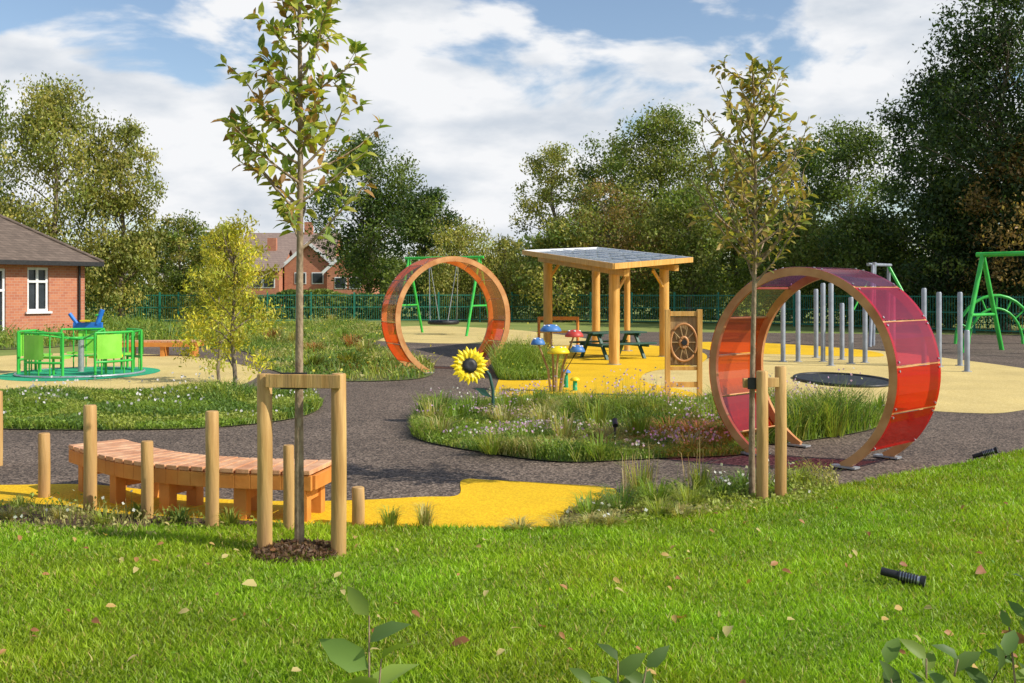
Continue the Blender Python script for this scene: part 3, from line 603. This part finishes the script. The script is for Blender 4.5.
for k in range(20):
    fs.append((0,1+k,1+(k+1)%20))
    for j in range(3): fs.append((1+j*20+k,1+(j+1)*20+k,1+(j+1)*20+(k+1)%20,1+j*20+(k+1)%20))
mb.add(dv,fs,M['black'],True)
for s_,z_ in ((-1,.38),): mb.add([(bx+.02,by,z_),(bx+s_*.1,by-.03,z_+.14),(bx+s_*.24,by-.05,z_+.15),(bx+s_*.13,by-.03,z_+.04)],[(0,1,2,3)],M['dkgreen'])
mb.build('sunflower_sculpture',(bx,by,0))

# ---------------- toadstools ----------------
def cap(mb,c,r,hh,m,n=20):
    vs=[];fs=[]
    prof=[(.15,.05),(.95,-.04),(1.0,0),(1.02,.08),(.92,.4),(.7,.72),(.4,.92),(.0001,1)]
    for (q,z) in prof:
        for k in range(n): a=2*math.pi*k/n; vs.append((c[0]+r*q*math.cos(a),c[1]+r*q*math.sin(a),c[2]+hh*z))
    for j in range(len(prof)-1):
        for k in range(n): fs.append((j*n+k,j*n+(k+1)%n,(j+1)*n+(k+1)%n,(j+1)*n+k))
    mb.add(vs,fs,m,True)
mb=MB(); bx,by=G(555,392)
lst=[(551,330,.21,'bluem',.12),(574,335,.18,'redm',-.05),(538,343,.14,'bluem',.0),(558,351,.22,'sunyel',-.14),(577,350,.15,'bluem',-.1)]
for px,py,r,m,dy in lst:
    x=(px-CX)*by/F; z=EYE-(py-HY)*by/F
    mb.tube([(bx+(x-bx)*.25,by+dy*.5,0),(bx+(x-bx)*.4,by+dy*.7,z*.45),(x,by+dy,z)],[.03,.024,.018],M['wood_dk'],10)
    cap(mb,(x,by+dy,z-.03),r,.14,M[m])
    for k in range(5):
        q=k*1.26+px; cap(mb,(x+r*.6*math.cos(q),by+dy+r*.6*math.sin(q),z+.078),.026,.02,M['white'],8)
mb.build('toadstool_sculpture',(bx,by,0))
mb=MB()
for px,py,h_,m in ((566,388,.32,'bluem'),(575,391,.22,'sunyel')):
    x,y=G(px,py); mb.tube([(x,y,0),(x,y,h_)],[.05,.04],M['teal'],10); cap(mb,(x,y,h_-.01),.1,.07,M[m])
mb.build('toadstool_stool',(1.1,20.4,0))

# ---------------- poles ----------------
specs=[(783,362,297,0),(798,362,290,0),(816,358,289,0),(823,362,283,.0),(831,366,283,0),(842,360,303,0),(851,364,297,0),(865,363,300,0),(893,366,289,.0),(924,366,288,0),(939,367,292,0),(960,366,292,0),(967,372,330,0)]
for px,pb,pt,_ in specs:
    x,y=G(px,pb); hh=EYE-(pt-HY)*y/F; mb=MB(); mb.tube([(x,y,0),(x,y,hh-.03),(x,y,hh)],[.065,.065,.045],M['grey'],14); mb.tube([(x,y,.0),(x,y,.025)],.12,M['steel'],14); mb.build('metal_pole',(x,y,0))
mb=MB()
for px in (873,912): 
    x=(px-CX)*.036; y=36+(px-873)*.06; mb.tube([(x,y,0),(x+.05,y,3.)],.07,M['grey'],12)
xt=(912-CX)*.036; mb.tube([((868-CX)*.036,36,2.92),(xt+.1,38.3,2.95)],.06,M['grey'],10); mb.tube([(xt,38.3,2.95),(xt+1.1,37,0)],.06,M['green'],10); mb.tube([((873-CX)*.036,36,2.9),((860-CX)*.036,35,0)],.06,M['grey'],10)
mb.tube([((880-CX)*.036,36.4,2.9),((850-CX)*.036,35.6,1.3)],.03,M['green'],8)
mb.build('climbing_frame',(14,37,0))
def swing(name,pa,pb,H_,sp,r,seat,col='green',lean=0):
    A=Vector((pa[0],pa[1],0));B=Vector((pb[0],pb[1],0)); u=(B-A).normalized(); nrm=Vector((-u.y,u.x,0)); mb=MB()
    for P in (A,B):
        t=P+Vector((0,0,H_))
        for s in (-1,1): mb.tube([P+nrm*sp*s,t],r,M[col],12)
        mb.tube([P+nrm*sp*.62+Vector((0,0,H_*.38)),P-nrm*sp*.62+Vector((0,0,H_*.38))],r*.7,M[col],10)
    mb.tube([A-u*.2+Vector((0,0,H_)),B+u*.2+Vector((0,0,H_))],r*1.05,M[col],12)
    C=(A+B)/2
    if seat=='basket':
        rr=.62; zz=.55
        pts=[C+u*rr*math.cos(q)+nrm*rr*math.sin(q)+Vector((0,0,zz)) for q in np.linspace(0,2*math.pi,25)]
        mb.tube(pts,.10,M['black'],8,False)
        for k in range(-4,5):
            hw=math.sqrt(max(.01,rr*rr-(k*.13)**2)); mb.tube([C+u*k*.13+nrm*hw+Vector((0,0,zz)),C+u*k*.13+Vector((0,0,zz-.08)),C+u*k*.13-nrm*hw+Vector((0,0,zz))],.012,M['black'],5)
            mb.tube([C+nrm*k*.13+u*hw+Vector((0,0,zz)),C+nrm*k*.13+Vector((0,0,zz-.085)),C+nrm*k*.13-u*hw+Vector((0,0,zz))],.012,M['black'],5)
        for sx_ in (-1,1):
            for s in (-1,1): mb.tube([C+u*sx_*.45+nrm*s*.42+Vector((0,0,zz)),C+u*sx_*.75+Vector((0,0,H_))],.018,M['steel'],6)
    else:
        for f in (.3,.7):
            c=A.lerp(B,f)
            for s in (-.22,.22): mb.tube([c+u*s+Vector((0,0,.5)),c+u*s+Vector((0,0,H_))],.012,M['steel'],6)
            mb.box(c+Vector((0,0,.48)),(.5,.2,.05),M['black'],rz=math.atan2(u.y,u.x))
    mb.build(name,tuple(C))
swing('basket_swing',((407-CX)*.045,45.8),((480-CX)*.045,44.2),3.45,1.2,.06,'basket')
swing('swing_set',(15.3,32.5),(18.9,28.0),3.15,1.3,.075,'flat')
mb=MB(); mb.tube([(17.9+1.5*math.cos(q),37,1.5*math.sin(q)*1.2) for q in np.linspace(0,math.pi,16)],.06,M['green'],8); mb.tube([(17.9+1.0*math.cos(q),37,1.2*math.sin(q)*1.1) for q in np.linspace(0,math.pi,16)],.05,M['green'],8)
for q in np.linspace(.4,2.7,7): mb.tube([(17.9+1.5*math.cos(q),37,1.8*math.sin(q)),(17.9+1.0*math.cos(q),37,1.32*math.sin(q))],.03,M['green'],6)
mb.build('climbing_arch',(17.9,37,0))

# trampoline
mb=MB(); tx,ty=G(842,381); 
def disc(mb,cx,cy,rx,ry,z,m,n=40): mb.add([(cx+rx*math.cos(2*math.pi*k/n),cy+ry*math.sin(2*math.pi*k/n),z) for k in range(n)],[tuple(range(n))],m)
disc(mb,tx,ty,.93,1.55,.03,M['black'])
mb.tube([(tx+.95*math.cos(q),ty+1.58*math.sin(q),.03) for q in np.linspace(0,2*math.pi,41)],.04,M['black'],8,False)
mb.build('ground_trampoline',(tx,ty,0))

# ---------------- carousel ----------------
mb=MB(); cx,cy=-10.3,23.9; R=1.42
disc(mb,cx,cy,R,R,.05,M['teal']); mb.tube([(cx+R*math.cos(q),cy+R*math.sin(q),.035) for q in np.linspace(0,2*math.pi,49)],.028,M['steel'],8,False)
mb.tube([(cx,cy,.05),(cx,cy,.85)],.07,M['steel'],12); mb.tube([(cx+.3*math.cos(q),cy+.3*math.sin(q),.85) for q in np.linspace(0,2*math.pi,25)],.025,M['green'],8,False)
for k in range(4): q=k*math.pi/2; mb.tube([(cx,cy,.83),(cx+.3*math.cos(q),cy+.3*math.sin(q),.85)],.018,M['green'],6)
for k in range(5):
    q0=k*2*math.pi/5-2.2; q1=q0+.75
    ar=[(cx+R*.95*math.cos(q),cy+R*.95*math.sin(q)) for q in np.linspace(q0,q1,8)]
    for z in (1.02,.35): mb.tube([(x,y,z) for x,y in ar],.028,M['green'],8)
    for (x,y) in (ar[0],ar[-1]): mb.tube([(x,y,.04),(x,y,1.02)],.032,M['green'],8)
    for (x,y) in ar[1:-1:2]: mb.tube([(x,y,.04),(x,y,1.0)],.016,M['green'],6)
    pr=[(cx+R*.99*math.cos(q),cy+R*.99*math.sin(q)) for q in np.linspace(q0+.02,q1-.3,6)]
    mb.add([(x,y,z) for x,y in pr for z in (.42,.98)],[(2*i,2*i+2,2*i+3,2*i+1) for i in range(5)],M['lime'])
    qm=(q0+q1)/2; mb.box((cx+.95*math.cos(qm),cy+.95*math.sin(qm),.45),(.3,.7,.05),M['sunyel'] if k==1 else M['lime'],rz=qm); mb.tube([(cx+.95*math.cos(qm),cy+.95*math.sin(qm),.05),(cx+.95*math.cos(qm),cy+.95*math.sin(qm),.43)],.03,M['green'],8)
    mb.tube([(cx+.3*math.cos(q0),cy+.3*math.sin(q0),.85),(cx+.95*R*math.cos(q0),cy+.95*R*math.sin(q0),1.02)],.02,M['green'],6)
mb.build('accessible_roundabout',(cx,cy,0))

mb=MB(); bx,by=(88-CX)*.038,38.
mb.tube([(bx+.15*math.cos(q),by+.15*math.sin(q),q*.02) for q in np.linspace(0,25,80)],.025,M['black'],6)
mb.box((bx,by,.62),(1.1,.12,.3),M['blue']); mb.tube([(bx+.35,by,.7),(bx+.55,by,1.25)],.09,M['blue'],10); mb.tube([(bx-.4,by,.7),(bx-.7,by,1.1)],.07,M['blue'],10); mb.box((bx-.05,by,.83),(.4,.35,.06),M['sunyel']); mb.tube([(bx+.4,by-.25,1.05),(bx+.4,by+.25,1.05)],.03,M['green'],8)
mb.build('spring_rider',(bx,by,0),.01)

# ---------------- fence ----------------
mb=MB(); path=[(-60,57),(-20,60),(0,63),(14,57),(23,44),(31,31)]
for i in range(len(path)-1):
    a=np.array(path[i],float);b=np.array(path[i+1],float); L=np.linalg.norm(b-a); d=(b-a)/L; rz_=math.atan2(d[1],d[0]); hh=1.75
    for z in (.15,.95,1.68): mb.box(((a[0]+b[0])/2,(a[1]+b[1])/2,z),(L,.04,.05),M['fence'],rz=rz_)
    for s in np.arange(0,L,.14): p=a+d*s; mb.box((p[0],p[1],hh/2+.05),(.022,.022,hh-.1),M['fence'],rz=rz_)
    for s in np.arange(0,L,2.6): p=a+d*s; mb.box((p[0],p[1],hh/2+.05),(.09,.09,hh+.15),M['fence'],rz=rz_+.001)
mb.build('green_metal_fence',(0,63,0))

# ---------------- bungalow ----------------
root=bpy.data.objects.new('brick_bungalow',None); scene.collection.objects.link(root); root.location=(-18.8,44,0); root.rotation_euler=(0,0,math.radians(56))
def child(mb,name):
    o=mb.build(name,(0,0,0)); o.parent=root; return o
x0,x1,y0,y1,ze=-15,0,0,10,3.2
mb=MB(); wins=[(-2.15,.95,1.1,1.85),(-3.95,.8,.08,2.8),(-6.5,1.6,1.1,1.85)]
xs=sorted([(c-wd/2,c+wd/2,z,z+h_) for c,wd,z,h_ in wins]); cur=x0
for a,b,z0_,z1_ in xs:
    mb.box(((cur+a)/2,y0+.15,ze/2),(a-cur,.3,ze),M['brick'])
    if z0_>.1: mb.box(((a+b)/2,y0+.15,z0_/2),(b-a,.3,z0_),M['brick'])
    mb.box(((a+b)/2,y0+.15,(z1_+ze)/2),(b-a,.3,ze-z1_),M['brick']); cur=b
mb.box(((cur+x1)/2,y0+.15,ze/2),(x1-cur,.3,ze),M['brick'])
mb.box((x1-.15,(y0+.3+y1)/2,ze/2),(.3,y1-y0-.3,ze),M['brick']); mb.box(((x0+x1-.3)/2,y1-.15,ze/2),(x1-x0-.3,.3,ze),M['brick'])
mb.box((x0+.15,(y0+y1)/2,ze/2),(.3,y1-y0-.6,ze),M['brick'])
child(mb,'walls')
mb=MB()
for c,wd,z,h_ in wins:
    mb.add([(c-wd/2,y0+.16,z),(c+wd/2,y0+.16,z),(c+wd/2,y0+.16,z+h_),(c-wd/2,y0+.16,z+h_)],[(0,1,2,3)],M['dark_glass'])
    for xx_ in (c-wd/2+.05,c+wd/2-.05,c): mb.box((xx_,y0+.10,z+h_/2),(.10,.06,h_),M['white'])
    for zz in (z+.05,z+h_-.05,z+h_*.68): mb.box((c,y0+.09,zz),(wd-.002,.07,.10),M['white'])
    mb.box((c,y0-.05,z-.05),(wd+.2,.12,.09),M['white'])
child(mb,'windows')
mb=MB(); o=.55; E=[(x0-o,y0-o,ze),(x1+o,y0-o,ze),(x1+o,y1+o,ze),(x0-o,y1+o,ze)]; R1=(-10,5,6.9);R2=(-5,5,6.9)
mb.add(E+[R1,R2],[(0,1,5,4),(1,2,5),(2,3,4,5),(3,0,4)],M['tile']); mb.add(E,[(3,2,1,0)],M['white'])
child(mb,'roof')
mb=MB(); mb.beam((x0-o,y0-o-.03,ze-.07),(x1+o,y0-o-.03,ze-.07),.04,.18,M['black']); mb.beam((x1+o+.03,y0-o,ze-.07),(x1+o+.03,y1+o,ze-.07),.04,.18,M['black'])
mb.tube([(x1-.3,y0-.08,0),(x1-.3,y0-.08,ze-.1)],.05,M['black'],8); mb.tube([R2,(x1+o,y0-o,ze+.03)],.08,M['tile'],8); mb.tube([R1,R2],.08,M['tile'],8)
child(mb,'gutters')

def house(cx,cy,wd,dp,ze,zr_,gab,name='brick_house'):
    mb=MB(); a=wd/2;b=dp/2
    mb.box((cx,cy,ze/2),(wd,dp,ze),M['brick'])
    if gab=='x':
        mb.add([(cx-a-.3,cy-b-.4,ze-.1),(cx+a+.3,cy-b-.4,ze-.1),(cx+a+.3,cy,zr_),(cx-a-.3,cy,zr_),(cx-a-.3,cy+b+.4,ze-.1),(cx+a+.3,cy+b+.4,ze-.1)],[(0,1,2,3),(3,2,5,4)],M['tile2'])
        mb.add([(cx-a,cy-b,ze),(cx-a,cy,zr_-.1),(cx-a,cy+b,ze),(cx+a,cy-b,ze),(cx+a,cy,zr_-.1),(cx+a,cy+b,ze)],[(0,1,2),(3,5,4)],M['brick'])
        mb.box((cx+a*.35,cy,zr_+.5),(.9,.6,1.4),M['brick'])
    else:
        mb.add([(cx-a-.4,cy-b-.3,ze-.15),(cx,cy-b-.3,zr_),(cx,cy+b,zr_),(cx-a-.4,cy+b,ze-.15),(cx+a+.4,cy-b-.3,ze-.15),(cx+a+.4,cy+b,ze-.15)],[(0,1,2,3),(1,4,5,2)],M['tile2'])
        mb.add([(cx-a,cy-b,ze),(cx+a,cy-b,ze),(cx,cy-b,zr_-.1)],[(0,1,2)],M['brick'])
        for s in (-1,1): mb.beam((cx+s*(a+.4),cy-b-.33,ze-.2),(cx,cy-b-.33,zr_-.02),.05,.3,M['white'])
    for k in (-.5,.1,.6) if gab=='x' else (-.35,.35):
        mb.box((cx+k*a,cy-b-.02,ze-1.2),(1.2,.05,1.2),M['white']); mb.box((cx+k*a,cy-b-.06,ze-1.2),(1.0,.05,1.0),M['dark_glass'])
    mb.build(name,(cx,cy,0))
house(-24.5,112,10,8,5.4,8.4,'x'); house(-20.6,106,5.,9,4.4,6.8,'y'); house(-25.8,104,5.,8,4.0,6.2,'x'); house(-16.4,104,4.2,8,3.9,6.0,'y'); house(-30,125,9,8,5,7.6,'x')

# ---------------- foreground sprigs ----------------
def sprig(name,x,y,stems,L,cols,seed):
    r=np.random.default_rng(seed); mb=MB(); B=[];D=[];LL=[]
    for (dx,dy,h_,k) in stems:
        p0=Vector((x,y,0)); p1=Vector((x+dx*.3,y+dy*.3,h_*.5)); p2=Vector((x+dx,y+dy,h_)); mb.tube([p0,p1,p2],[.006,.005,.003],M['ybark'],6)
        for i in range(k):
            t=i/max(1,k-1); p=p1.lerp(p2,.35+.65*t); a=i*2.6+seed+r.uniform(-.4,.4); D.append(Vector((math.cos(a),math.sin(a)*.6,.5+.5*t)).normalized()); B.append(p); LL.append(L*(1.15-.3*t)*r.uniform(.8,1.2))
    B=np.array([tuple(b) for b in B]);D=np.array([tuple(b) for b in D]); n=len(B); Nn=np.tile([[0,-.7,.9]],(n,1))+r.normal(size=(n,3))*.6
    LL=np.array(LL); cc=np.array(cols)[r.integers(0,len(cols),n)]*(1+r.uniform(-.3,.3,(n,1)))
    V,T,C=fleaves(B-np.array([[x,y,0]]),D,Nn,LL,LL*.55,cc,.4); t=mb.build(name,(x,y,0)); f=fast('leaves',V,T,C,M['leaf']); f.parent=t
gl=[(.15,.24,.05),(.24,.33,.06),(.11,.18,.05)]
sprig('shrub_sapling',-.50,3.5,[(.0,0,.86,4),(.04,.02,.70,3)],.16,gl,1)
sprig('shrub_sapling',.36,3.4,[(0,0,.74,6),(.10,.02,.71,5),(-.09,0,.66,4)],.12,gl,2)
sprig('shrub_sapling',1.45,3.5,[(0,0,.71,6),(.12,.02,.70,6),(-.14,0,.69,5),(.28,0,.72,5)],.12,gl,3)
sprig('shrub_sapling',1.85,3.6,[(0,0,.95,8),(-.05,.02,.78,5),(.1,0,1.1,6)],.08,gl+[(.42,.2,.07)],4)

def spot(px,py,L,r,tilt,dx=.8):
    x,y=G(px,py); mb=MB(); d=Vector((dx,-.45,tilt)).normalized(); c=Vector((x,y,.09)); k=7
    mb.tube([c-d*L*.5,c-d*L*.1],r*.75,M['black'],14); 
    for i in range(k):
        a=c+d*L*(-.1+.45*i/k); b=c+d*L*(-.1+.45*(i+.55)/k); mb.tube([a,b],r,M['black'],14)
    mb.tube([c-d*L*.1,c+d*L*.5],r*.8,M['steel'],12); mb.tube([c+d*L*.38,c+d*L*.5],[r,r*1.15],M['black'],14); mb.tube([(x,y,0),(x,y,.09)],.012,M['black'],8)
    mb.build('garden_spotlight',(x,y,0))
spot(903,590,.28,.036,-.12); spot(985,461,.28,.035,.35)
x,y=G(615,447); mb=MB(); mb.tube([(x,y,0),(x,y,.28)],.012,M['black'],8); mb.tube([(x,y-.05,.28),(x,y+.04,.34)],.035,M['black'],12); mb.build('garden_spotlight',(x,y,0))
